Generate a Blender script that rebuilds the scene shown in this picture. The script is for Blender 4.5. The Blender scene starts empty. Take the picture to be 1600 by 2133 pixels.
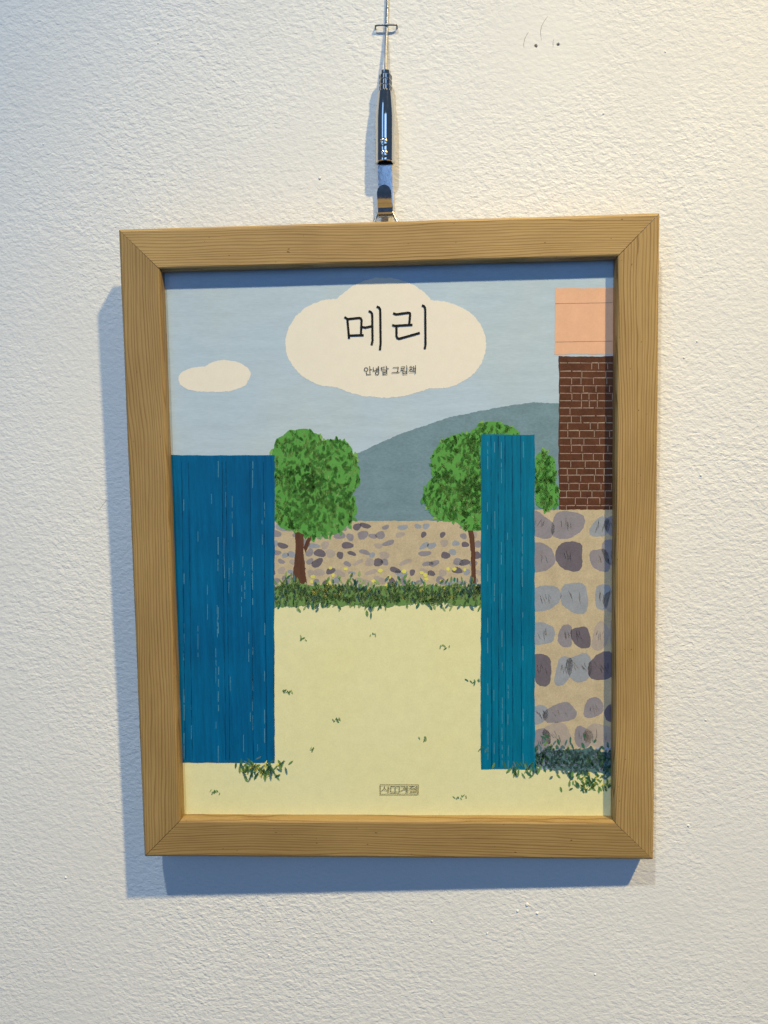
import bpy, bmesh, math, random
from mathutils import Vector, Matrix
random.seed(7)
scene = bpy.context.scene
COL = scene.collection

# ------------------------------------------------------------------ measured geometry (metres)
# "frame space": x right, y up, z towards the viewer, origin at the centre of the frame's front face
FW, FH = 0.257, 0.3135            # outer width / height of the wooden frame
RAIL, DEPTH = 0.0199, 0.0110      # width of the moulding, its depth front to back
PRINT_D = 0.0064                  # the sheet lies this far behind the front face
GAP_TL, GAP_BL, GAP_BR = 0.0255, 0.0212, 0.0135    # wall behind the front face at three corners: it hangs slightly askew
KY, KX = (GAP_TL - GAP_BL) / FH, (GAP_BR - GAP_BL) / FW
NRM = Vector((KX, KY, 1)).normalized()         # wall normal in frame space
UP = Vector((0, 1, 0)); UP = (UP - NRM * UP.dot(NRM)).normalized()
ORG = Vector((0, 0, -GAP_BL - FH / 2 * KY - FW / 2 * KX))      # world origin, on the wall behind the frame centre
RW = Matrix((tuple((-NRM).cross(UP)), tuple(-NRM), tuple(UP)))   # frame space -> world axes (wall is the plane Y = 0)
def to_world(p): return RW @ (Vector(p) - ORG)

# ------------------------------------------------------------------ camera
F_PX = 1602.0
CAM_T = Vector((0.013745, 0.046216, 0.372809))
CAM_R = Matrix(((0.99894051, 0.01345269, 0.04401012),
                (-0.01669336, 0.99710988, 0.07411623),
                (-0.04288586, -0.07477238, 0.99627802)))
cam_d = bpy.data.cameras.new('camera')
cam_d.sensor_fit = 'HORIZONTAL'; cam_d.sensor_width = 36.0
cam_d.lens = 36.0 * F_PX / 1600.0
cam_d.clip_start = 0.01; cam_d.clip_end = 50
cam = bpy.data.objects.new('camera', cam_d); COL.objects.link(cam)
cam.matrix_world = Matrix.Translation(to_world(CAM_T)) @ (RW @ CAM_R).to_4x4()
scene.camera = cam

def ray(px, py):
    return CAM_R @ Vector(((px - 800) / F_PX, -(py - 1066.5) / F_PX, -1))
def on_print(px, py):
    """photo pixel -> (x, y) on the printed sheet, frame space"""
    v = ray(px, py); s = (-PRINT_D - CAM_T.z) / v.z; p = CAM_T + s * v
    return p.x, p.y
def on_wall(px, py, dist=0.0):
    """photo pixel -> world point at this distance in front of the wall"""
    o = to_world(CAM_T); v = RW @ ray(px, py)
    s = (-dist - o.y) / v.y
    return o + s * v

# ------------------------------------------------------------------ light
w = bpy.data.worlds.new('World'); scene.world = w; w.use_nodes = True
bg = w.node_tree.nodes['Background']
bg.inputs[0].default_value = (0.35, 0.58, 1.0, 1); bg.inputs[1].default_value = 0.135

def spot(name, pos, aim, power, col, size=78, blend=0.9, radius=0.045):
    d = bpy.data.lights.new(name, 'SPOT'); d.energy = power; d.color = col
    d.spot_size = math.radians(size); d.spot_blend = blend; d.shadow_soft_size = radius
    o = bpy.data.objects.new(name, d); COL.objects.link(o)
    o.location = pos
    o.rotation_euler = (Vector(aim) - Vector(pos)).to_track_quat('-Z', 'Y').to_euler()
    return o
LZ = 1.3     # the track of ceiling spots runs this far in front of the wall
def lamp_pos(corner, sx, sy):
    return to_world(Vector((corner[0] * FW / 2 + sx * LZ, corner[1] * FH / 2 + sy * LZ, LZ)))
spot('track_spot_lamp', lamp_pos((-1, -1), 0.92, 1.69), (0.11, 0, -0.18), 312, (1.0, 0.765, 0.35), size=27, blend=1.0)
spot('track_spot_lamp', lamp_pos((-1, -1), -0.21, 1.668), (-0.12, 0, -0.22), 92, (0.90, 1.0, 1.0), size=32)
def window(pos, sx, sy, power, col):
    d = bpy.data.lights.new('window_light', 'AREA'); d.shape = 'RECTANGLE'; d.size = sx; d.size_y = sy; d.energy = power; d.color = col
    o = bpy.data.objects.new('window_light', d); COL.objects.link(o); o.location = pos
    o.rotation_euler = (-Vector(pos)).to_track_quat('-Z', 'Y').to_euler()
window((-1.0, -1.9, 0.80), 0.50, 1.6, 4.2, (0.33, 0.57, 1.0))
window((0.30, -2.5, 0.75), 0.9, 1.4, 9.0, (0.33, 0.57, 1.0))

vs = scene.view_settings
vs.view_transform = 'Standard'; vs.look = 'None'; vs.exposure = 0.1; vs.gamma = 1.0; vs.use_curve_mapping = False

# ------------------------------------------------------------------ node helpers
def srgb(r, g, b):
    f = lambda c: (c / 255 / 12.92) if c <= 10 else ((c / 255 + .055) / 1.055) ** 2.4
    return (f(r), f(g), f(b), 1)
class NT:
    def __init__(self, name):
        self.m = bpy.data.materials.new(name); self.m.use_nodes = True
        self.t = self.m.node_tree; self.b = self.t.nodes['Principled BSDF']
    def n(self, kind, **kw):
        nd = self.t.nodes.new('ShaderNode' + kind)
        for k, v in kw.items():
            if k.startswith('i_'):
                key = k[2:]; key = int(key) if key.isdigit() else key.replace('_', ' ')
                s = nd.inputs[key]
                if hasattr(v, 'links'): self.t.links.new(v, s)
                else: s.default_value = v
            else: setattr(nd, k, v)
        return nd
    def math(self, op, a, b=None, c=None):
        nd = self.t.nodes.new('ShaderNodeMath'); nd.operation = op
        for i, v in enumerate((a, b, c)):
            if v is None: continue
            if hasattr(v, 'links'): self.t.links.new(v, nd.inputs[i])
            else: nd.inputs[i].default_value = v
        return nd.outputs[0]
    def link(self, a, b): self.t.links.new(a, b)
    def coords(self, scale=(1, 1, 1), off=None):
        tc = self.n('TexCoord'); mp = self.n('Mapping'); self.link(tc.outputs['Object'], mp.inputs[0])
        mp.inputs['Scale'].default_value = scale
        if off is not None:
            if hasattr(off, 'links'): self.link(off, mp.inputs['Location'])
            else: mp.inputs['Location'].default_value = off
        return mp.outputs[0]
    def noise(self, vec, scale, detail=2, rough=.5, dist=0.0):
        nd = self.n('TexNoise'); self.link(vec, nd.inputs['Vector'])
        nd.inputs['Scale'].default_value = scale; nd.inputs['Detail'].default_value = detail
        nd.inputs['Roughness'].default_value = rough; nd.inputs['Distortion'].default_value = dist
        return nd.outputs['Fac']
    def ramp(self, fac, stops):
        nd = self.n('ValToRGB'); self.link(fac, nd.inputs[0]); e = nd.color_ramp.elements
        while len(e) < len(stops): e.new(.5)
        for el, (p, c) in zip(e, stops): el.position = p; el.color = c
        return nd.outputs[0]
    def mix(self, fac, a, b, mode='MIX'):
        nd = self.n('Mix', data_type='RGBA', blend_type=mode)
        for key, v in ((0, fac), (6, a), (7, b)):
            if hasattr(v, 'links'): self.link(v, nd.inputs[key])
            else: nd.inputs[key].default_value = v
        return nd.outputs[2]

# ------------------------------------------------------------------ materials
def mat_wall():
    M = NT('wall_paint'); v = M.coords()
    warp = M.n('TexNoise'); M.link(v, warp.inputs['Vector']); warp.inputs['Scale'].default_value = 70; warp.inputs['Detail'].default_value = 2
    add = M.n('VectorMath', operation='MULTIPLY_ADD'); M.link(warp.outputs['Color'], add.inputs[0])
    add.inputs[1].default_value = (.0022, .0022, .0022); M.link(v, add.inputs[2])
    rot = M.n('Mapping'); M.link(add.outputs[0], rot.inputs[0])
    rot.inputs['Rotation'].default_value = (0, math.radians(-28), 0); rot.inputs['Scale'].default_value = (.80, 1, 1.15)
    n1 = M.noise(rot.outputs[0], 520, 2, .5, .35)
    n2 = M.noise(v, 210, 2, .5, .2)
    n3 = M.noise(v, 1500, 2, .6)
    h = M.math('ADD', M.math('MULTIPLY', n1, 1.0), M.math('ADD', M.math('MULTIPLY', n2, .55), M.math('MULTIPLY', n3, .13)))
    # how coarse the roller stipple is varies over the wall; a filled patch round the nail holes is smoother
    patch = M.noise(v, 7, 3, .55)
    amp = M.n('MapRange', i_0=patch, i_1=.36, i_2=.64, i_3=.52, i_4=1.15).outputs[0]
    c = on_wall(1135, 75)
    dist = M.n('VectorMath', operation='DISTANCE'); M.link(v, dist.inputs[0]); dist.inputs[1].default_value = c
    calm = M.n('MapRange', i_0=dist.outputs['Value'], i_1=.012, i_2=.04, i_3=.35, i_4=1.0).outputs[0]
    bump = M.n('Bump', i_Strength=M.math('MULTIPLY', amp, calm), i_Distance=.00056); M.link(h, bump.inputs['Height'])
    M.link(bump.outputs[0], M.b.inputs['Normal'])
    tone = M.noise(v, 14, 3, .55)
    M.link(M.ramp(tone, [(.3, (.775, .77, .76, 1)), (.7, (.81, .806, .796, 1))]), M.b.inputs['Base Color'])
    M.b.inputs['Roughness'].default_value = .62; M.b.inputs['Specular IOR Level'].default_value = .35
    return M.m
def mat_wood():
    M = NT('pale_pine')
    oi = M.n('ObjectInfo'); rnd = oi.outputs['Random']
    seed = M.math('MULTIPLY', rnd, 37.0)
    tc = M.n('TexCoord').outputs['Object']
    def shifted(sc):
        mp = M.n('Mapping'); M.link(tc, mp.inputs[0]); mp.inputs['Scale'].default_value = sc
        cx = M.n('CombineXYZ'); M.link(seed, cx.inputs[0]); M.link(M.math('MULTIPLY', rnd, 11.3), cx.inputs[1]); M.link(M.math('MULTIPLY', rnd, 5.7), cx.inputs[2])
        ad = M.n('VectorMath', operation='ADD'); M.link(mp.outputs[0], ad.inputs[0]); M.link(cx.outputs[0], ad.inputs[1]); return ad.outputs[0]
    sp = M.n('SeparateXYZ'); M.link(tc, sp.inputs[0]); x, y, z = sp.outputs
    big = M.noise(shifted((5.5, 14, 26)), 1.0, 1.0, .5)
    med = M.noise(shifted((38, 60, 85)), 1.0, 1.0, .5)
    tiny = M.noise(shifted((160, 300, 420)), 1.0, 1.0, .5)
    slope = M.math('MULTIPLY', M.math('SUBTRACT', rnd, .5), .012)
    s = M.math('ADD', z, M.math('MULTIPLY', y, .35))
    s = M.math('ADD', s, M.math('MULTIPLY', x, slope))
    s = M.math('ADD', s, M.math('MULTIPLY', big, .017))
    s = M.math('ADD', s, M.math('MULTIPLY', med, .0013))
    s = M.math('ADD', s, M.math('MULTIPLY', tiny, .0002))
    s = M.math('ADD', s, M.math('MULTIPLY', M.noise(shifted((2.5, 60, 210)), 1.0, 1.0, .5), .0028))
    s = M.math('DIVIDE', s, .00142)
    fr = M.math('FRACT', s); ring = M.math('FLOOR', s)
    wn = M.n('TexWhiteNoise', noise_dimensions='1D'); M.link(M.math('ADD', ring, seed), wn.inputs['W'])
    base = M.ramp(fr, [(0.0, (.53, .355, .150, 1)), (.10, (.585, .405, .180, 1)), (.5, (.565, .385, .168, 1)), (.74, (.49, .315, .126, 1)), (.90, (.275, .158, .052, 1)), (.97, (.33, .20, .070, 1)), (1.0, (.53, .355, .150, 1))])
    pale = M.ramp(fr, [(0.0, (.54, .365, .158, 1)), (.5, (.57, .39, .17, 1)), (.86, (.46, .295, .115, 1)), (1.0, (.54, .365, .158, 1))])
    colr = M.mix(M.math('MULTIPLY', wn.outputs['Value'], .75), base, pale)
    fib = M.noise(shifted((75, 1600, 2600)), 1.0, 2, .6)
    colr = M.mix(.55, colr, M.ramp(fib, [(.32, (.70, .67, .60, 1)), (.68, (1, 1, 1, 1))]), 'MULTIPLY')
    blot = M.noise(shifted((22, 40, 40)), 1.0, 2, .5)
    colr = M.mix(1.0, colr, M.ramp(blot, [(.3, (.80, .775, .72, 1)), (.7, (.95, .945, .92, 1))]), 'MULTIPLY')
    fleck = M.noise(shifted((420, 900, 900)), 1.0, 1, .5)
    colr = M.mix(M.math('GREATER_THAN', fleck, .785), colr, (.2, .11, .035, 1))
    colr = M.mix(1.0, colr, oi.outputs['Color'], 'MULTIPLY')          # multiplied by the rail's object colour, darker on the bottom and left rails
    M.link(colr, M.b.inputs['Base Color'])
    M.b.inputs['Roughness'].default_value = .52; M.b.inputs['Specular IOR Level'].default_value = .32
    hgt = M.math('ADD', M.math('MULTIPLY', fib, .5), M.math('MULTIPLY', M.math('SMOOTH_MIN', fr, .9, .1), -.25))
    bp = M.n('Bump', i_Strength=.35, i_Distance=.00008); M.link(hgt, bp.inputs['Height']); M.link(bp.outputs[0], M.b.inputs['Normal'])
    return M.m
def mat_metal(name, col, rough, bump=0.0):
    M = NT(name)
    M.b.inputs['Metallic'].default_value = 1; M.b.inputs['Base Color'].default_value = col
    v = M.coords(); n = M.noise(v, 600, 3, .6)
    M.link(M.n('MapRange', i_0=n, i_1=.3, i_2=.75, i_3=rough * .7, i_4=rough * 1.5).outputs[0], M.b.inputs['Roughness'])
    if bump:
        bp = M.n('Bump', i_Strength=bump, i_Distance=.0002); M.link(M.noise(v, 260, 2), bp.inputs['Height']); M.link(bp.outputs[0], M.b.inputs['Normal'])
    return M.m
def mat_plain(name, col, rough=.7, var=.08):
    M = NT(name); v = M.coords(); n = M.noise(v, 300, 3)
    lo = tuple(c * (1 - var) for c in col[:3]) + (1,); hi = tuple(min(1, c * (1 + var)) for c in col[:3]) + (1,)
    M.link(M.ramp(n, [(.3, lo), (.7, hi)]), M.b.inputs['Base Color']); M.b.inputs['Roughness'].default_value = rough
    return M.m
def mat_ink(name, col, stretch=(1, 1, 1), grain=.16, big=.10, tint=None):
    """crayon-like colour printed on matt paper"""
    M = NT(name)
    v = M.coords(stretch); vv = M.coords()
    fine = M.noise(v, 1300, 3, .65); mid = M.noise(v, 170, 3, .6); wide = M.noise(vv, 22, 2, .5)
    k = lambda a: tuple(max(0, min(1, c * a)) for c in col[:3]) + (1,)
    c1 = M.ramp(mid, [(.28, k(1 - big)), (.72, k(1 + big))])
    c2 = M.mix(1.0, c1, M.ramp(fine, [(.25, (1 - grain,) * 3 + (1,)), (.75, (1, 1, 1, 1))]), 'MULTIPLY')
    if tint: c2 = M.mix(M.n('MapRange', i_0=wide, i_1=.35, i_2=.65, i_3=0., i_4=.8).outputs[0], c2, M.mix(1.0, c2, tint, 'MULTIPLY'))
    M.link(c2, M.b.inputs['Base Color'])
    M.b.inputs['Roughness'].default_value = .6; M.b.inputs['Specular IOR Level'].default_value = .14
    bp = M.n('Bump', i_Strength=.12, i_Distance=.00008); M.link(M.noise(vv, 1100, 2), bp.inputs['Height']); M.link(bp.outputs[0], M.b.inputs['Normal'])
    return M.m

WALL = mat_wall(); WOOD = mat_wood()
CHROME = mat_metal('polished_nickel', (.62, .60, .56, 1), .06, .06)
STEEL = mat_metal('steel_wire', (.50, .49, .47, 1), .34)
STAPLE = mat_metal('grey_staple_wire', (.23, .23, .24, 1), .4)
BRIGHT = mat_metal('satin_hook_steel', (.46, .47, .49, 1), .14, .12)
SCREW = mat_metal('screw_nickel', (.62, .56, .45, 1), .16)
BOARD = mat_plain('backing_board_brown', (.30, .22, .14, 1))
SCUFF = mat_plain('scuff_grey', (.36, .35, .33, 1))

# ------------------------------------------------------------------ object helpers
def obj(name, verts, faces, mat, parent=None, smooth=False, label=None, kind=None):
    me = bpy.data.meshes.new(name); me.from_pydata([tuple(v) for v in verts], [], faces); me.update()
    mats = mat if isinstance(mat, (list, tuple)) else [mat]
    for m in mats: me.materials.append(m)
    if smooth:
        for p in me.polygons: p.use_smooth = True
    o = bpy.data.objects.new(name, me); COL.objects.link(o)
    if parent is not None: o.parent = parent
    if label: o['label'] = label
    if kind: o['kind'] = kind
    return o
def empty(name, loc, label, cat):
    o = bpy.data.objects.new(name, None); COL.objects.link(o); o.location = loc
    o.empty_display_size = .02; o['label'] = label; o['category'] = cat
    return o
def tube(path, rad, n=8, closed=False, cap=True):
    """swept tube; returns verts, faces"""
    P = [Vector(p) for p in path]; V, Fc = [], []; m = len(P); prev = None
    for i, p in enumerate(P):
        a = P[(i - 1) % m] if (closed or i) else p; b = P[(i + 1) % m] if (closed or i < m - 1) else p
        t = (b - a).normalized()
        if prev is None:
            ref = Vector((0, 1, 0)) if abs(t.y) < .9 else Vector((1, 0, 0)); u = t.cross(ref).normalized()
        else: u = (prev - t * prev.dot(t)).normalized()
        prev = u; v = t.cross(u)
        r = rad[i] if isinstance(rad, (list, tuple)) else rad
        for k in range(n):
            q = 2 * math.pi * k / n; V.append(p + u * (r * math.cos(q)) + v * (r * math.sin(q)))
    for i in range(m if closed else m - 1):
        j = (i + 1) % m
        for k in range(n):
            l = (k + 1) % n; Fc.append((i * n + k, i * n + l, j * n + l, j * n + k))
    if cap and not closed:
        Fc.append(tuple(range(n - 1, -1, -1))); Fc.append(tuple((m - 1) * n + k for k in range(n)))
    return V, Fc
def lathe(a, b, prof, n=40, mod=None):
    """profile [(s along a->b in metres, radius)] turned about the axis a->b; mod(k, s) scales the radius"""
    a, b = Vector(a), Vector(b); t = (b - a).normalized(); u = t.cross(Vector((0, 1, 0))).normalized(); v = t.cross(u)
    V, Fc = [], []
    for i, (s, r) in enumerate(prof):
        for k in range(n):
            q = 2 * math.pi * k / n; rr = r * (mod(k, i) if mod else 1)
            V.append(a + t * s + u * (rr * math.cos(q)) + v * (rr * math.sin(q)))
    for i in range(len(prof) - 1):
        for k in range(n):
            l = (k + 1) % n; Fc.append((i * n + k, (i + 1) * n + k, (i + 1) * n + l, i * n + l))
    return V, Fc

# ------------------------------------------------------------------ the wall
def build_wall():
    bm = bmesh.new(); bmesh.ops.create_cube(bm, size=1)
    for v in bm.verts: v.co = Vector((v.co.x * 2.0, v.co.y * .06 + .03, v.co.z * 1.6))
    me = bpy.data.meshes.new('wall'); bm.to_mesh(me); bm.free()
    o = bpy.data.objects.new('wall', me); COL.objects.link(o); me.materials.append(WALL)
    cutters = []
    for px, py, r in ((1116.5, 95, .00092), (1163, 92.5, .00086)):       # two open nail holes
        c = on_wall(px, py); n = 9
        V = []
        for y in (-.004, .006):
            for k in range(n):
                q = 2 * math.pi * k / n; rr = r * (random.uniform(.78, 1.25))
                V.append((c.x + rr * math.cos(q), y, c.z + rr * math.sin(q)))
        F = [tuple(range(n)), tuple(range(2 * n - 1, n - 1, -1))] + [(k, n + k, n + (k + 1) % n, (k + 1) % n) for k in range(n)]
        cm = bpy.data.meshes.new('cut'); cm.from_pydata(V, [], F)
        b2 = bmesh.new(); b2.from_mesh(cm); bmesh.ops.recalc_face_normals(b2, faces=b2.faces); b2.to_mesh(cm); b2.free()
        co = bpy.data.objects.new('cut', cm); COL.objects.link(co); cutters.append(co)
        md = o.modifiers.new('hole', 'BOOLEAN'); md.operation = 'DIFFERENCE'; md.object = co; md.solver = 'EXACT'
    dg = bpy.context.evaluated_depsgraph_get(); dg.update()
    new = bpy.data.meshes.new_from_object(o.evaluated_get(dg))
    o.modifiers.clear(); o.data = new
    for c in cutters: bpy.data.objects.remove(c)
    o['kind'] = 'structure'; o['label'] = 'off-white painted wall with a rough rolled stipple'
    return o
wall = build_wall()

def ribbon(pts, width, lift):
    """flat strip along world points lying on the wall"""
    V, F = [], []; n = len(pts)
    for i, p in enumerate(pts):
        t = (pts[min(i + 1, n - 1)] - pts[max(i - 1, 0)]).normalized(); s = Vector((t.z, 0, -t.x))
        wd = width * (.35 + .65 * math.sin(math.pi * (i + .5) / n)) / 2
        V += [p + s * wd + Vector((0, -lift, 0)), p - s * wd + Vector((0, -lift, 0))]
        if i: F.append((2 * i - 2, 2 * i - 1, 2 * i + 1, 2 * i))
    return V, F
for line in ([(1101, 67), (1097, 73), (1093, 81), (1091, 92), (1091.5, 100)],
             [(1141, 34), (1135, 42), (1128, 55), (1126, 66), (1127, 76), (1128, 84)],
             [(1153, 82), (1152, 90), (1152.5, 98)]):
    V, F = ribbon([on_wall(*p) for p in line], .00028, .00002); obj('scuff_mark', V, F, SCUFF, wall)
for line in ([(205, 1064), (214, 1052), (222, 1042)],):
    V, F = ribbon([on_wall(*p) for p in line], .00022, .00002); obj('scuff_mark', V, F, SCUFF, wall)
def nib(px, py, r):
    """a little crumb of dried paint standing off the wall"""
    c = on_wall(px, py); V, F = [], []; n = 7; q0 = random.random() * 6
    for ring, (f, h) in enumerate(((1.25, -.1), (1.0, .45), (.45, .8))):
        for k in range(n):
            q = q0 + 2 * math.pi * k / n; rr = r * f * random.uniform(.75, 1.2)
            V.append(c + Vector((rr * math.cos(q), -r * h * random.uniform(.8, 1.2), rr * math.sin(q) * 1.15)))
    for i in range(2):
        for k in range(n):
            l = (k + 1) % n; F.append((i * n + k, i * n + l, (i + 1) * n + l, (i + 1) * n + k))
    F.append(tuple(2 * n + k for k in range(n)))
    obj('paint_nib', V, F, WALL, wall, smooth=True)
for px, py, r in ((900, 1919, .00055), (895, 1949, .0004), (1015, 1944, .0005), (1078, 1898, .0006), (1119, 1902, .00065), (1098, 1884, .0008),
                  (1434, 1720, .0006), (1386, 108, .0004), (1257, 236, .0004), (1425, 745, .0004), (1452, 711, .0004), (666, 371, .0006), (137, 1828, .0005),
                  (152, 2020, .0004), (1240, 2030, .0005), (1470, 1500, .0005), (90, 300, .0004), (560, 1990, .0004), (330, 90, .0004), (1460, 990, .0005)):
    nib(px, py, r)

# ------------------------------------------------------------------ the picture frame
ROOT_F = Vector((0, -FH / 2, 0))
frame = empty('picture_frame', to_world(ROOT_F), 'pale wooden picture frame with mitred corners around a bright printed sheet', 'picture frame')
frame.rotation_euler = (RW @ Matrix(((1, 0, 0), (0, 0, 1), (0, -1, 0)))).to_euler()   # local x, -z_frame, y_frame
def loc(x, y, z): return Vector((x, -z, y + FH / 2))      # frame space -> the Empty's local axes

def rail(L, place, tone):
    """moulding: local x along its length, -y the front, +z the outer edge; origin mid-length on the inner front line"""
    prof = [(.0, .0019), (.00025, .0010), (.0008, .00035), (.0016, 0),
            (RAIL - .0013, 0), (RAIL - .0007, .0003), (RAIL - .00005, .0015), (RAIL, .0022), (RAIL, PRINT_D - .00005),
            (RAIL - .005, PRINT_D - .00005), (RAIL - .005, DEPTH), (.0004, DEPTH), (0, DEPTH - .0005)]
    V, F = [], []; n = len(prof); seg = 44
    ph = random.random() * 9
    for i in range(seg + 1):
        f = i / seg * 2 - 1
        for u, d in prof:
            half = L / 2 - u - ((.00009 + (.00006 if u > RAIL * .6 else 0)) if d < .0018 else .000004)
            x = f * half
            wob = .00005 * math.sin(x * 90 + ph) + .00003 * math.sin(x * 310 + ph * 2)
            V.append((x, d, (RAIL - u) + (wob if (u < .002 or u > RAIL - .002) else 0)))
    for i in range(seg):
        for k in range(n):
            l = (k + 1) % n; F.append((i * n + k, i * n + l, (i + 1) * n + l, (i + 1) * n + k))
    F.append(tuple(range(n - 1, -1, -1))); F.append(tuple(seg * n + k for k in range(n)))
    o = obj('frame_rail', V, F, WOOD, frame)
    bm = bmesh.new(); bm.from_mesh(o.data); bmesh.ops.recalc_face_normals(bm, faces=bm.faces); bm.to_mesh(o.data); bm.free()
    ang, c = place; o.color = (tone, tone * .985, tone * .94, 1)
    o.rotation_euler = (0, math.radians(ang), 0); o.location = c
    return o
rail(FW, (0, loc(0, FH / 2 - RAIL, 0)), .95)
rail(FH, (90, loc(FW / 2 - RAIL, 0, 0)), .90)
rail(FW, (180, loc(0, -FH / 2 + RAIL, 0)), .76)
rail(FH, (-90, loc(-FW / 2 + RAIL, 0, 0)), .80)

def slab(name, x0, x1, y0, y1, z0, z1, mat, parent):
    V = [loc(x, y, z) for x in (x0, x1) for y in (y0, y1) for z in (z0, z1)]
    F = [(0, 1, 3, 2), (4, 6, 7, 5), (0, 4, 5, 1), (2, 3, 7, 6), (0, 2, 6, 4), (1, 5, 7, 3)]
    o = obj(name, V, F, mat, parent)
    bm = bmesh.new(); bm.from_mesh(o.data); bmesh.ops.recalc_face_normals(bm, faces=bm.faces); bm.to_mesh(o.data); bm.free()
    return o
IX, IY = FW / 2 - RAIL + .0045, FH / 2 - RAIL + .0045
GROUND = mat_ink('ink_pale_yellow', (.80, .78, .465), (1, 1, 1), .10, .03, (1, .985, .93, 1))
sheet = slab('printed_sheet', -IX, IX, -IY, IY, -PRINT_D - .0004, -PRINT_D, GROUND, frame)
sheet['label'] = 'matt printed sheet with plain colour fields and black lettering'
slab('backing_board', -IX, IX, -IY, IY, -.0098, -PRINT_D - .0005, BOARD, frame)

# ---- flat print on the sheet (a plain stand-in for the illustration) and its lettering
LAYER = [0]
def flat(name, polys, mat, label=None):
    """polys: lists of (x, y, material index) outlines in photo pixels, laid on the sheet as printed colour"""
    LAYER[0] += 1; z = -PRINT_D + .00002 * LAYER[0]
    V, F, MI = [], [], []
    X, Y = IX - .0046 + .0003, IY - .0046 + .0003
    for poly, mi in polys:
        ids = []
        for px, py in poly:
            x, y = on_print(px, py)
            ids.append(len(V)); V.append(loc(max(-X, min(X, x)), max(-Y, min(Y, y)), z))
        F.append(tuple(ids)); MI.append(mi)
    if len(polys) <= 3:                              # a few large fields: each a part of its own
        for f, mi in zip(F, MI):
            obj(name, [V[i] for i in f], [tuple(range(len(f)))], mat[mi] if isinstance(mat, list) else mat, sheet)
        return
    o = obj(name, V, F, mat, sheet, kind='stuff')    # hundreds of small dabs
    for p, mi in zip(o.data.polygons, MI): p.material_index = mi
def rough(poly, step=7, amp=1.0):
    """hand-drawn edge: subdivide an outline and let it wander"""
    out = []; n = len(poly); a = 0
    for i in range(n):
        (x0, y0), (x1, y1) = poly[i], poly[(i + 1) % n]; L = math.hypot(x1 - x0, y1 - y0); m = max(1, int(L / step))
        for k in range(m):
            f = k / m; a = a * .6 + random.uniform(-amp, amp)
            nx, ny = (y1 - y0) / max(L, 1e-6), -(x1 - x0) / max(L, 1e-6)
            out.append((x0 + (x1 - x0) * f + nx * a, y0 + (y1 - y0) * f + ny * a))
    return out
def oval(cx, cy, rx, ry, rot=0, n=22, wob=.06, pw=2.0):
    out = []; p = random.random() * 6; q = random.random() * 6
    for k in range(n):
        t = 2 * math.pi * k / n; c, s = math.cos(t), math.sin(t)
        r = 1 + wob * math.sin(2 * t + p) + wob * .7 * math.sin(3 * t + q) + random.uniform(-.01, .01)
        x = rx * r * math.copysign(abs(c) ** (2 / pw), c); y = ry * r * math.copysign(abs(s) ** (2 / pw), s)
        out.append((cx + x * math.cos(rot) - y * math.sin(rot), cy + x * math.sin(rot) + y * math.cos(rot)))
    return out
def dab(cx, cy, L, wd, ang):
    c, s = math.cos(ang), math.sin(ang)
    return [(cx + a * L * c - b * wd * s, cy + a * L * s + b * wd * c) for a, b in ((-.5, 0), (-.2, -.5), (.2, -.45), (.5, 0), (.2, .5), (-.2, .45))]
def rect(x0, y0, x1, y1): return [(x0, y0), (x1, y0), (x1, y1), (x0, y1)]

INK_SKY = mat_ink('ink_sky_blue', (.475, .605, .735), (.25, 1, 1.6), .12, .05, (1.06, 1.0, .92, 1))
INK_CLOUD = mat_ink('ink_cream', (.84, .785, .68), (1, 1, 1), .05, .02)
INK_HILL = mat_ink('ink_slate', (.20, .315, .38), (.5, 1, 1), .25, .10)
INK_G = [mat_ink('ink_leaf', (.115, .365, .075), grain=.2), mat_ink('ink_leaf_light', (.22, .46, .11), grain=.2), mat_ink('ink_leaf_dark', (.055, .24, .06), grain=.2), mat_ink('ink_leaf_pale', (.40, .56, .24), grain=.15)]
INK_BLUE = mat_ink('ink_deep_blue', (.0, .140, .335), (3, 1, .15), .3, .2, (1, .72, .82, 1))
INK_TEAL = mat_ink('ink_teal_blue', (.0, .195, .345), (3, 1, .15), .3, .2, (1, .8, .86, 1))
INK_CHALK = mat_ink('ink_chalk', (.09, .30, .46), grain=.35)
INK_SALMON = mat_ink('ink_salmon', (.80, .47, .31), grain=.08, big=.05)
INK_BROWN = mat_ink('ink_brown', (.125, .048, .026), (1, 1, 1), .4, .25)
INK_TAUPE = mat_ink('ink_taupe', (.60, .50, .34), grain=.25, big=.10)
INK_ST = [mat_ink('ink_stone_grey', (.30, .28, .32), grain=.22), mat_ink('ink_stone_blue', (.34, .37, .43), grain=.22), mat_ink('ink_stone_dark', (.17, .15, .185), grain=.25), mat_ink('ink_stone_warm', (.45, .39, .35), grain=.2)]
INK_TRUNK = mat_ink('ink_trunk', (.13, .06, .035), (2, 1, .3), .3, .2)
INK_BUSH = [mat_ink('ink_bush', (.05, .17, .10), grain=.2), mat_ink('ink_bush_mid', (.16, .30, .09), grain=.2), mat_ink('ink_bush_blue', (.10, .20, .22), grain=.2), mat_ink('ink_flower_yellow', (.72, .68, .16), grain=.1), mat_ink('ink_flower_blue', (.30, .38, .58), grain=.1), mat_ink('ink_bush_light', (.30, .42, .16), grain=.15)]
INK_BLACK = mat_ink('ink_black', (.012, .011, .010), grain=.1, big=.02)
INK_OLIVE = mat_ink('ink_olive', (.10, .082, .03), grain=.1, big=.02)

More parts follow.
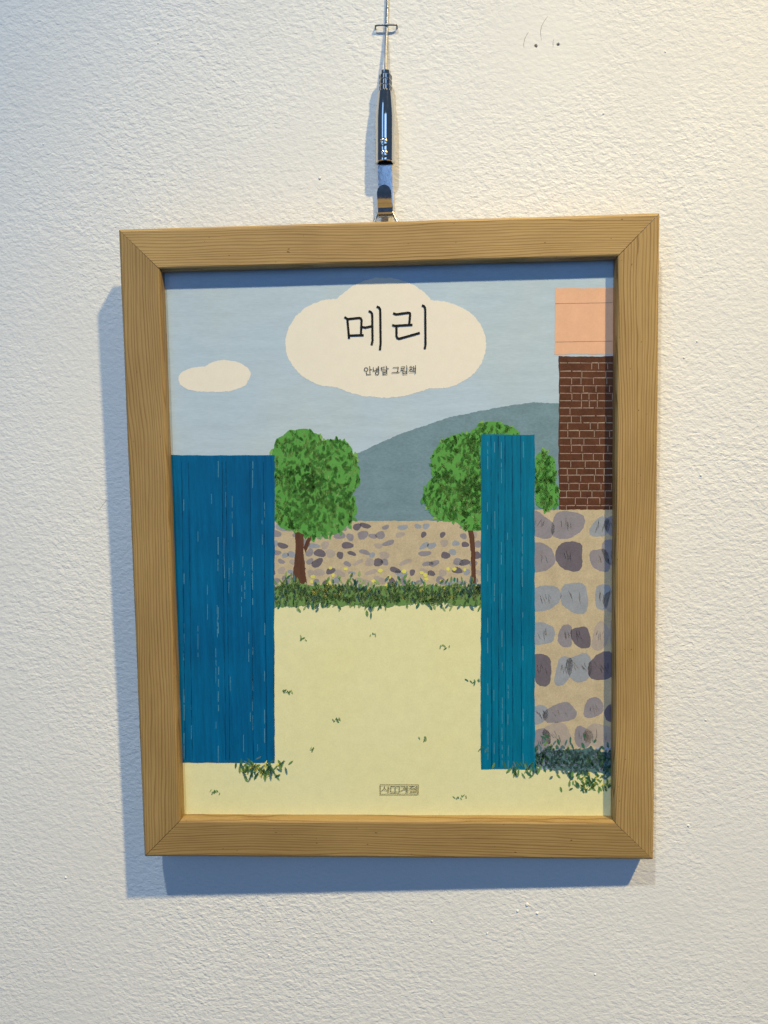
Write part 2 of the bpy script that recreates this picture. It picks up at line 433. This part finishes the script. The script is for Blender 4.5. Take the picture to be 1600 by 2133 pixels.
flat('sky_field', [(rough(rect(320, 530, 1300, 1140), 12, .8), 0)], INK_SKY)
flat('hill_shape', [(rough([(640, 1010), (720, 955), (830, 905), (940, 868), (1030, 850), (1110, 838), (1190, 842), (1300, 862), (1300, 1140), (640, 1140)], 2.5, .8), 0)], INK_HILL)
def puff(lobes):
    """outline of a few overlapping ovals seen from their common centre"""
    cx = sum(l[0] for l in lobes) / len(lobes); cy = sum(l[1] for l in lobes) / len(lobes); out = []
    for k in range(150):
        q = 2 * math.pi * k / 150; dx, dy = math.cos(q), math.sin(q); best = 1
        for x, y, a, b in lobes:
            px, py = (cx - x) / a, (cy - y) / b; ux, uy = dx / a, dy / b
            A = ux * ux + uy * uy; B = px * ux + py * uy; C = px * px + py * py - 1; D = B * B - A * C
            if D > 0: best = max(best, (-B + math.sqrt(D)) / A)
        out.append((cx + dx * best, cy + dy * best))
    return out
flat('cloud_shape', [(rough(puff([(700, 715, 105, 92), (800, 690, 120, 112), (905, 718, 108, 92), (800, 740, 150, 88)]), 2, .9), 0), (rough(puff([(420, 790, 48, 26), (470, 780, 52, 30), (446, 795, 70, 22)]), 2, .7), 0)], INK_CLOUD)
flat('block_shape', [(rough(rect(1156, 600, 1300, 738), 5, .6), 0), (rough(rect(1164, 742, 1300, 1062), 5, .8), 1)], [INK_SALMON, INK_BROWN])
bl = []
for r in range(20):                                 # pale broken courses over the brown block, two pencil lines on the other
    y = 756 + r * 15.6 + random.uniform(-1, 1); x = 1166
    while x < 1276:
        L = random.uniform(12, 30); bl.append(([(x, y), (x + L, y + random.uniform(-1, 1)), (x + L, y + 1.5), (x, y + 1.4)], 0))
        if random.random() < .8: bl.append(([(x + L + 1, y), (x + L + 2.2, y), (x + L + 2.2, y + 14), (x + L + 1, y + 14)], 0))
        x += L + random.uniform(1, 4)
for y in (632, 712): bl.append(([(1157, y), (1276, y - 2), (1276, y - 1), (1157, y + 1)], 1))
flat('pencil_lines', bl, [mat_ink('ink_pale_line', (.42, .33, .27), grain=.3), mat_ink('ink_pencil', (.30, .19, .16), grain=.3)])
flat('band_field', [(rough(rect(560, 1085, 1010, 1235), 4, .8), 0), (rough(rect(1105, 1062, 1300, 1590), 4, .8), 0)], INK_TAUPE)
st = []
for r in range(7):                                  # small rounded dabs on the middle band
    x = 566 + random.uniform(0, 14)
    while x < 1000:
        if random.random() < .75: st.append((oval(x, 1096 + r * 19 + random.uniform(-4, 4), random.uniform(6, 13), random.uniform(4.5, 8.5), random.uniform(-.5, .5), 12, .12, 2.3), random.choice((0, 1, 0, 3, 3, 2))))
        x += random.uniform(13, 27)
y = 1092
while y < 1560:                                     # larger ones on the side field, crowded against each other
    x = 1130 + random.uniform(-8, 10); hh = random.uniform(20, 36)
    while x < 1290:
        ww = random.uniform(16, 34); rot = random.uniform(-.5, .5); cy = y + random.uniform(-8, 8); h2 = hh * random.uniform(.75, 1.05); c = random.choice((0, 1, 2, 3, 0, 1, 3))
        st.append((rough(oval(x, cy, ww, h2, rot, 18, .11, 2.7), 3, .7), c))
        for k in range(5):                          # crayon strokes inside each
            a = random.uniform(-.5, .5) * ww; st.append((dab(x + a, cy + random.uniform(-.3, .3) * h2, random.uniform(12, 24), 1.6, 1.4 + rot + random.uniform(-.3, .3)), c if c == 2 else random.choice((1, 3))))
        x += ww * 2 + random.uniform(-3, 5)
    y += hh * 2 + random.uniform(4, 22)
flat('stone_dabs', st, INK_ST)
def foliage(lobes, n):
    out = [(rough(puff(lobes), 4, 2.2), 0)]; tot = sum(a * b for _, _, a, b in lobes)
    for cx, cy, rx, ry in lobes:
        m = int(n * rx * ry / tot)
        for k in range(m):
            q = random.uniform(0, 2 * math.pi); r = math.sqrt(random.random()) * 1.04
            L = random.uniform(9, 19); out.append((dab(cx + rx * r * math.cos(q), cy + ry * r * math.sin(q), L, L * random.uniform(.35, .5), random.uniform(-2.6, -.5)), random.choice((0, 0, 0, 1, 1, 4))))
        for k in range(int(m * .45)):
            q = random.uniform(0, 2 * math.pi); r = math.sqrt(random.random()) * .97
            out.append((dab(cx + rx * r * math.cos(q), cy + ry * r * math.sin(q), random.uniform(6, 12), 1.6, random.uniform(-2.6, -.5)), random.choice((3, 3, 2))))
    return out
flat('tree_trunk_shape', [(rough([(614, 1060), (634, 1060), (633, 1110), (632, 1150), (640, 1226), (607, 1226), (616, 1150)], 3, .6), 0),
     (rough([(632, 1140), (652, 1096), (658, 1099), (637, 1152)], 3, .4), 0), (rough([(972, 1080), (985, 1080), (990, 1150), (992, 1215), (982, 1215), (981, 1150)], 3, .6), 0)], INK_TRUNK)
INK_G.append(mat_ink('ink_leaf_mid', (.085, .30, .065), grain=.2))
flat('foliage_shape', foliage([(625, 960, 62, 66), (690, 985, 58, 70), (605, 1040, 52, 62), (668, 1060, 74, 60)], 620)
     + foliage([(960, 970, 62, 66), (1030, 950, 66, 72), (940, 1035, 58, 52), (1000, 1050, 70, 56)], 620) + foliage([(1132, 985, 26, 44), (1140, 1030, 24, 36)], 120), INK_G)
bsh = []
bsh.append((rough([(560, 1222), (640, 1214), (760, 1226), (880, 1218), (1004, 1222), (1004, 1262), (900, 1256), (780, 1264), (660, 1258), (560, 1266)], 4, 2.5), 1))
for k in range(900):
    x = random.uniform(566, 1004); y = 1238 + random.gauss(0, 14) + 6 * math.sin(x * .05)
    bsh.append((dab(x, y, random.uniform(9, 17), random.uniform(3, 6), random.uniform(-2.3, -.8)), random.choice((0, 1, 1, 5, 2, 5))))
for k in range(46): bsh.append((oval(random.uniform(640, 990), random.uniform(1180, 1250), random.uniform(3, 5.5), random.uniform(3, 5), 0, 8), 3))
bsh.append((rough([(1100, 1572), (1180, 1560), (1290, 1566), (1290, 1612), (1200, 1608), (1100, 1596)], 4, 2.5), 2))
for k in range(420):
    x = random.uniform(1095, 1285); y = 1582 + random.gauss(0, 17) + (x - 1190) * .08
    bsh.append((dab(x, y, random.uniform(9, 16), random.uniform(3, 6), random.uniform(-2.6, -.5)), random.choice((0, 2, 2, 0, 1))))
for k in range(80): bsh.append((oval(random.uniform(1120, 1275), random.uniform(1558, 1606), random.uniform(2.5, 4.5), random.uniform(2.5, 4), 0, 8), 4))
for k in range(70):
    bsh.append((dab(random.gauss(1225, 26), random.gauss(1632, 8), random.uniform(9, 16), random.uniform(3, 5), random.uniform(-2.6, -.5)), random.choice((1, 1, 3, 0))))
flat('planting_dabs', bsh, INK_BUSH)
flat('blue_field', [(rough(rect(320, 948, 572, 1588), 10, .7), 0), (rough(rect(1002, 905, 1114, 1602), 10, .7), 1)], [INK_BLUE, INK_TEAL])
ch = []
def streak(x, y0, y1, wd, dens):
    y = y0
    while y < y1:
        L = random.uniform(8, 38)
        if random.random() < dens:
            ch.append(([(x - wd / 2, y), (x + wd / 2, y + 1), (x + wd / 2 + random.uniform(-.5, .5), y + L), (x - wd / 2, y + L - 1)], 0))
        y += L + random.uniform(1, 10); x += random.uniform(-.5, .5)
for x, dn in ((383, .35), (455, .7), (527, .55), (550, .2)): streak(x, 960, 1575, 1.5, dn)
for x, dn in ((1016, .5), (1030, .4), (1044, .45), (1058, .3), (1090, .25)): streak(x, 920, 1590, 1.3, dn)
for x in (378, 392, 462, 470, 520, 548): ch.append((rough([(x, 962), (x + 1.4, 962), (x + 9.4, 1582), (x + 8, 1582)], 9, .5), 1))
for x in (1022, 1037, 1051, 1066, 1084): ch.append((rough([(x, 908), (x + 1.3, 908), (x + 3.3, 1598), (x + 2, 1598)], 9, .5), 1))
for k in range(26): 
    x = random.uniform(390, 560); y = random.uniform(980, 1520); streak(x, y, y + 60, 1.0, .5)
flat('chalk_streaks', ch, [INK_CHALK, mat_ink('ink_seam_blue', (.0, .06, .16), grain=.3)])
tuf = []
for k in range(75):
    x = random.gauss(545, 26); y = random.gauss(1602, 9)
    tuf.append((dab(x, y, random.uniform(12, 24), random.uniform(3, 6), random.uniform(-2.6, -.5)), random.choice((0, 1, 2, 0, 1, 3))))
for k in range(26): tuf.append((dab(random.gauss(1085, 16), random.gauss(1600, 7), random.uniform(12, 22), random.uniform(3, 5), random.uniform(-2.5, -.6)), random.choice((0, 2, 1))))
for cx, cy in ((630, 1330), (780, 1322), (925, 1345), (985, 1420), (600, 1440), (700, 1500), (880, 1540), (650, 1560), (450, 1650), (960, 1660), (1010, 1560)):
    for k in range(random.randint(4, 8)): tuf.append((dab(cx + random.gauss(0, 7), cy + random.gauss(0, 2.5), random.uniform(5, 11), random.uniform(1.5, 3), random.uniform(-2.6, -.5)), random.choice((0, 1, 5, 1))))
flat('tuft_dabs', tuf, INK_BUSH)

def strokes(name, lines, width, mat, conv, label=None):
    """pen strokes with constant width; mitred polyline outlines in photo pixels"""
    polys = []
    for ln in lines:
        P = [conv(*p) for p in ln]; n = len(P)
        closed = n > 3 and abs(P[0][0] - P[-1][0]) < .01 and abs(P[0][1] - P[-1][1]) < .01
        A, B = [], []
        for i in range(n):
            def dirn(a, b):
                dx, dy = P[b][0] - P[a][0], P[b][1] - P[a][1]; l = math.hypot(dx, dy) or 1; return dx / l, dy / l
            if closed: d0 = dirn(n - 2 if i == 0 else i - 1, i if i else n - 1) if i else dirn(n - 2, n - 1); d1 = dirn(0, 1) if i in (0, n - 1) else dirn(i, i + 1)
            else: d0 = dirn(max(i - 1, 0), max(i, 1)); d1 = dirn(min(i, n - 2), min(i + 1, n - 1))
            nx, ny = -(d0[1] + d1[1]), d0[0] + d1[0]; l = math.hypot(nx, ny) or 1; nx, ny = nx / l, ny / l
            m = min(1.6, 1 / max(.35, nx * -d0[1] + ny * d0[0])); h = width / 2 * m
            A.append((P[i][0] + nx * h, P[i][1] + ny * h)); B.append((P[i][0] - nx * h, P[i][1] - ny * h))
        for i in range(n - 1): polys.append(([A[i], A[i + 1], B[i + 1], B[i]], 0))
    # strokes of one character overlap: give each stroke quad a hair of its own height
    LAYER[0] += 1; z0 = -PRINT_D + .00002 * LAYER[0]; V, F = [], []
    for k, (poly, _) in enumerate(polys):
        ids = []
        for px, py in poly:
            x, y = on_print(px, py); ids.append(len(V)); V.append(loc(x, y, z0 + .0000006 * k))
        F.append(tuple(ids))
    LAYER[0] += .6
    return obj(name, V, F, mat, sheet, label=label)
def ring(cx, cy, rx, ry, n=20): return [(cx + rx * math.cos(2 * math.pi * k / n), cy + ry * math.sin(2 * math.pi * k / n)) for k in range(n + 1)]
T = lambda x, y: (660 + x / 5.3333, 580 + y / 5.3333)
strokes('title_character', [[(308, 428), (340, 450), (350, 560), (359, 670)], [(335, 452), (470, 438), (490, 444), (498, 462), (491, 636)], [(362, 634), (522, 630)],
        [(500, 538), (540, 546), (612, 530)], [(576, 362), (600, 372), (613, 388), (617, 410), (620, 690), (610, 740)], [(666, 312), (690, 322), (703, 340), (706, 362), (710, 720), (702, 796)]], 4.5, INK_BLACK, T)
strokes('title_character', [[(849, 384), (880, 399), (1018, 380), (1034, 386), (1038, 402), (1027, 512)], [(838, 516), (870, 526), (1063, 514)],
        [(886, 528), (886, 640), (894, 660), (914, 670), (1146, 604)], [(1168, 298), (1190, 308), (1202, 324), (1205, 345), (1208, 735), (1199, 784)]], 4.5, INK_BLACK, T)
Cc = lambda x, y: (750 + x / 12.308, 750 + y / 12.308)
for ch_lines in ([ring(158, 240, 47, 46), [(238, 160), (256, 180), (256, 332)], [(256, 245), (308, 245)], [(152, 308), (170, 324), (175, 374), (285, 364)]],
                 [[(334, 188), (344, 200), (346, 284), (448, 258)], [(405, 212), (478, 206)], [(405, 246), (480, 240)], [(462, 158), (482, 176), (484, 296)], ring(441, 334, 44, 41)],
                 [[(535, 192), (642, 180)], [(549, 190), (552, 256), (655, 244)], [(664, 152), (684, 172), (686, 276)], [(686, 225), (738, 214)], [(572, 288), (690, 276), (690, 318), (588, 326), (592, 370), (708, 358)]],
                 [[(843, 196), (985, 183), (958, 318)], [(815, 322), (1020, 312)]],
                 [[(1045, 182), (1138, 170), (1135, 214), (1056, 222), (1060, 276), (1152, 254)], [(1184, 142), (1204, 162), (1204, 282)], [(1095, 298), (1106, 356), (1202, 350), (1198, 288), (1095, 298)]],
                 [[(1276, 166), (1330, 160)], [(1258, 202), (1346, 190)], [(1316, 194), (1300, 242), (1252, 286)], [(1306, 232), (1352, 268)], [(1368, 150), (1378, 282)], [(1378, 216), (1418, 212)], [(1412, 136), (1424, 152), (1424, 286)], [(1282, 302), (1422, 292), (1416, 356)]]):
    strokes('caption_character', ch_lines, 1.25, INK_BLACK, Cc)
Lg = lambda x, y: (785 + x / 16.842, 1625 + y / 16.842)
strokes('publisher_mark', [[(118, 147), (1453, 150), (1453, 476), (124, 480), (118, 147)],
        [(274, 195), (270, 262), (235, 318), (170, 360)], [(272, 268), (310, 325), (388, 352)], [(402, 190), (402, 430)], [(402, 265), (447, 265)],
        [(490, 216), (600, 216), (646, 236), (692, 216), (796, 214), (796, 406), (692, 402), (646, 414), (600, 404), (490, 406), (490, 216)], [(646, 236), (646, 412)],
        [(843, 216), (978, 214), (952, 290), (910, 334), (835, 360)], [(960, 254), (1032, 252)], [(950, 306), (1032, 304)], [(1032, 200), (1036, 432)], [(1086, 200), (1086, 432)],
        [(1138, 216), (1322, 214)], [(1240, 216), (1200, 266), (1140, 302)], [(1242, 250), (1325, 298)], [(1335, 250), (1393, 250)], [(1393, 196), (1393, 302)],
        [(1178, 326), (1396, 324), (1396, 374), (1190, 378), (1190, 426), (1402, 426)]], 1.05, INK_OLIVE, Lg)

# ---- hanging ring on the back of the frame
def wpt(px, py, d): return on_wall(px, py, d)
inv = None
def frame_local(world):
    q = RW.inverted() @ Vector(world) + ORG
    return loc(q.x, q.y, q.z)
HOOK_X = wpt(802.5, 441, .006).x
zr = wpt(802.5, 444, .0060).z
path = []
for k in range(9):                                   # apex sits in the hook, sides spread down behind the rail
    q = math.pi * k / 8; path.append(Vector((HOOK_X - .0040 * math.cos(q), -.0060, zr - .0006 + .0016 * math.sin(q))))
left = [Vector((HOOK_X - .0040 - f * .0075, -.0060 - f * .0026, zr - .0006 - f * .0170)) for f in (.15, .4, .7, 1)]
right = [Vector((HOOK_X + .0040 + f * .0075, -.0060 - f * .0026, zr - .0006 - f * .0170)) for f in (.15, .4, .7, 1)]
bottom = [Vector((HOOK_X - .0115 + .023 * f, -.0086, zr - .0185)) for f in (.06, .3, .5, .7, .94)]
loop = path + right + bottom[::-1] + left[::-1]
V, F = tube([frame_local(p) for p in loop], .00068, 8, closed=True)
obj('hanging_ring', V, F, STEEL, frame, smooth=True)
tab = frame_local(Vector((HOOK_X, -.0086, zr - .0185)))
V = []; 
def box(c, sx, sy, sz):
    return [Vector((c.x + a * sx / 2, c.y + b * sy / 2, c.z + d * sz / 2)) for a in (-1, 1) for b in (-1, 1) for d in (-1, 1)], [(0, 1, 3, 2), (4, 6, 7, 5), (0, 4, 5, 1), (2, 3, 7, 6), (0, 2, 6, 4), (1, 5, 7, 3)]
V, F = box(Vector((tab.x, DEPTH + .0009, tab.z - .004)), .009, .0016, .014); obj('ring_strap', V, F, STEEL, frame)

# ------------------------------------------------------------------ the cable hanger
AX = .0053
p_top = wpt(803.2, 148, AX); p_knurl = wpt(803.0, 157, AX); p_neck = wpt(802.9, 192, AX); p_bot = wpt(802.5, 341, AX)
hanger = empty('cable_hanger', p_bot, 'polished metal cable gripper with two screws and a flat hook on a steel wire', 'picture hanger')
rel = lambda V: [Vector(v) - p_bot for v in V]
# cable: six twisted strands, lying back to the wall towards the staple
spine = [p_neck, p_top, wpt(804.6, 100, .0026), wpt(805.4, 54, .0009), wpt(807.2, 0, .0009)]
d = (spine[-1] - spine[-2]).normalized(); spine.append(spine[-1] + Vector((d.x * .1, 0, .16)))
def sample(pts, step):
    out = []
    for a, b in zip(pts, pts[1:]):
        m = max(1, int((b - a).length / step))
        out += [a + (b - a) * (k / m) for k in range(m)]
    return out + [pts[-1]]
cl = sample(spine, .0006)
sm = []
for i in range(len(cl)):
    a = cl[max(0, i - 8):i + 9]; sm.append(sum(a, Vector()) / len(a))
VV, FF = [], []
for s in range(6):
    pth = []
    for i, p in enumerate(sm):
        q = 2 * math.pi * (i * .0006 / .0058 + s / 6)
        pth.append(p + Vector((math.cos(q) * .00050, math.sin(q) * .00050, 0)))
    V, F = tube(pth, .00029, 6); o0 = len(VV); VV += V; FF += [tuple(o0 + i for i in f) for f in F]
obj('cable', rel(VV), FF, STEEL, hanger, smooth=True)
# knurled collar
H1 = (p_neck - p_top).length; a = (p_knurl - p_top).length
prof = [(0, .0009), (0, .0022), (.0004, .0026), (a - .0003, .0027)]; kn = [0] * 4
r0 = (H1 - a) / 3
for r in range(3):
    s0 = a + r * r0
    for ds, rr, kk in ((.0, .0026, 0), (.00035, .0031, 1), (r0 - .0004, .0031, 1), (r0 - .0001, .0026, 0)): prof.append((s0 + ds, rr)); kn.append(kk)
prof.append((H1 + .0004, .0026)); kn.append(0)
V, F = lathe(p_top, p_neck, prof, 64, lambda k, i: (1 + (.035 if (k % 4) < 2 else -.045)) if kn[i] else 1)
obj('collar', rel(V), F, CHROME, hanger)
# barrel, open at its lower end
Lb = (p_bot - p_neck).length; R = .0048; tp = Lb * .42
prof = [(0, .0024), (0, .0034), (.0003, .0037)]
for k in range(1, 15):
    f = k / 14; prof.append((.0003 + (tp - .0003) * f, .0037 + (R - .0037) * math.sin(f * math.pi / 2) ** 1.1))
prof += [(Lb * .6, R), (Lb * .8, R), (Lb - .0003, R), (Lb, R - .0003), (Lb, R - .0010), (Lb - .010, R - .0011), (Lb - .010, .0002)]
V, F = lathe(p_neck, p_bot, prof, 56)
barrel = obj('barrel', rel(V), F, CHROME, hanger, smooth=True)
md = barrel.modifiers.new('split', 'EDGE_SPLIT'); md.split_angle = math.radians(35)
# screws: domed heads with a cross recess, facing the viewer
def screw(px, py, rad):
    c = wpt(px, py, AX + R - .0006); V, F = [], []; nr, n = 7, 32
    for i in range(nr + 1):
        f = i / nr
        for k in range(n):
            q = 2 * math.pi * k / n + .5; x, z = rad * f * math.cos(q), rad * f * math.sin(q)
            hgt = .0013 * math.sqrt(max(0, 1 - .72 * f * f))
            qq = .35; xr, zr_ = x * math.cos(qq) - z * math.sin(qq), x * math.sin(qq) + z * math.cos(qq)
            if (abs(xr) < rad * .2 or abs(zr_) < rad * .2) and f < .72: hgt -= .0008
            V.append(c + Vector((x, -hgt, z)))
    for k in range(n):
        q = 2 * math.pi * k / n + .5; V.append(c + Vector((rad * .98 * math.cos(q), .0006, rad * .98 * math.sin(q))))
    for i in range(nr + 1):
        for k in range(n):
            l = (k + 1) % n; F.append((i * n + k, i * n + l, (i + 1) * n + l, (i + 1) * n + k))
    obj('screw', rel(V), F, SCREW, barrel)
screw(799.5, 296.5, .0021); screw(800.5, 320.5, .0020)
# flat hook: a strip bent into a J with a rounded tip
zt = p_bot.z + .004; zb = wpt(802.5, 450, .0070).z; ztip = wpt(802.5, 385, .0140).z
cs = [Vector((0, -.0050, zt)), Vector((0, -.0046, p_bot.z - .003)), Vector((0, -.0036, p_bot.z - .008)), Vector((0, -.0032, p_bot.z - .013)), Vector((0, -.0032, zb + .0075)), Vector((0, -.0034, zb + .004))]
for k in range(1, 12):
    q = math.pi * k / 12; cs.append(Vector((0, -.0061 + .0027 * math.cos(q), zb + .0027 - .0027 * math.sin(q))))
NT_ = len(cs)
for k in range(0, 7):                                # the lip swells forward and curls back in towards its tip
    f = k / 6; cs.append(Vector((0, -.0088 - .0046 * f ** .85, zb + .0035 + (ztip - .0036 - zb - .0035) * f)))
for g in (.0027, .0018, .0010, .0004, .0001, 0): cs.append(Vector((0, -.0134 - (.0036 - g) * .25, ztip - g)))
hw = .0035; th = .00038; V, F = [], []
cxh = (p_bot.x + HOOK_X) / 2
for i, p in enumerate(cs):
    t = (cs[min(i + 1, len(cs) - 1)] - cs[max(i - 1, 0)]).normalized(); nn = Vector((0, t.z, -t.y))
    below = (ztip - p.z) if i > NT_ else 1
    wd = hw * math.sqrt(max(.02, 1 - (1 - below / hw) ** 2)) if below < hw else hw
    wd = wd if i > 0 else hw * .9
    for sx, sn in ((-1, -1), (1, -1), (1, 1), (-1, 1)):
        V.append(Vector((cxh + sx * wd, 0, 0)) + Vector((0, p.y, p.z)) + nn * (th * sn))
for i in range(len(cs) - 1):
    for k in range(4):
        l = (k + 1) % 4; F.append((i * 4 + k, i * 4 + l, (i + 1) * 4 + l, (i + 1) * 4 + k))
F.append((3, 2, 1, 0)); F.append(tuple(4 * (len(cs) - 1) + k for k in range(4)))
hook = obj('hook', rel(V), F, BRIGHT, hanger, smooth=True)
md = hook.modifiers.new('split', 'EDGE_SPLIT'); md.split_angle = math.radians(50)
md = hook.modifiers.new('bev', 'BEVEL'); md.width = .00012; md.segments = 1; md.limit_method = 'ANGLE'

# ------------------------------------------------------------------ the wire staple over the cable
L0, R0 = wpt(782.5, 53, .0021), wpt(826, 51.5, .0021)
pts = [Vector((L0.x - .0002, .003, L0.z - .0004)), Vector((L0.x - .0002, -.0012, L0.z - .0003)), Vector((L0.x, -.0018, L0.z)), Vector((L0.x + .0007, -.0021, L0.z)),
       (L0 + R0) / 2 + Vector((0, -.0001, .0001)), Vector((R0.x - .0007, -.0021, R0.z)), Vector((R0.x, -.0018, R0.z)), Vector((R0.x + .0002, -.0012, R0.z - .0003)), Vector((R0.x + .0002, .003, R0.z - .0005))]
V, F = tube(pts, .00043, 8)
base = (L0 + R0) / 2; base.y = 0
st_o = obj('wire_staple', [v - base for v in V], F, STAPLE, None, smooth=True)
st_o.location = base
st_o['label'] = 'small grey wire staple pinning the thin steel cable to the wall'; st_o['category'] = 'staple'
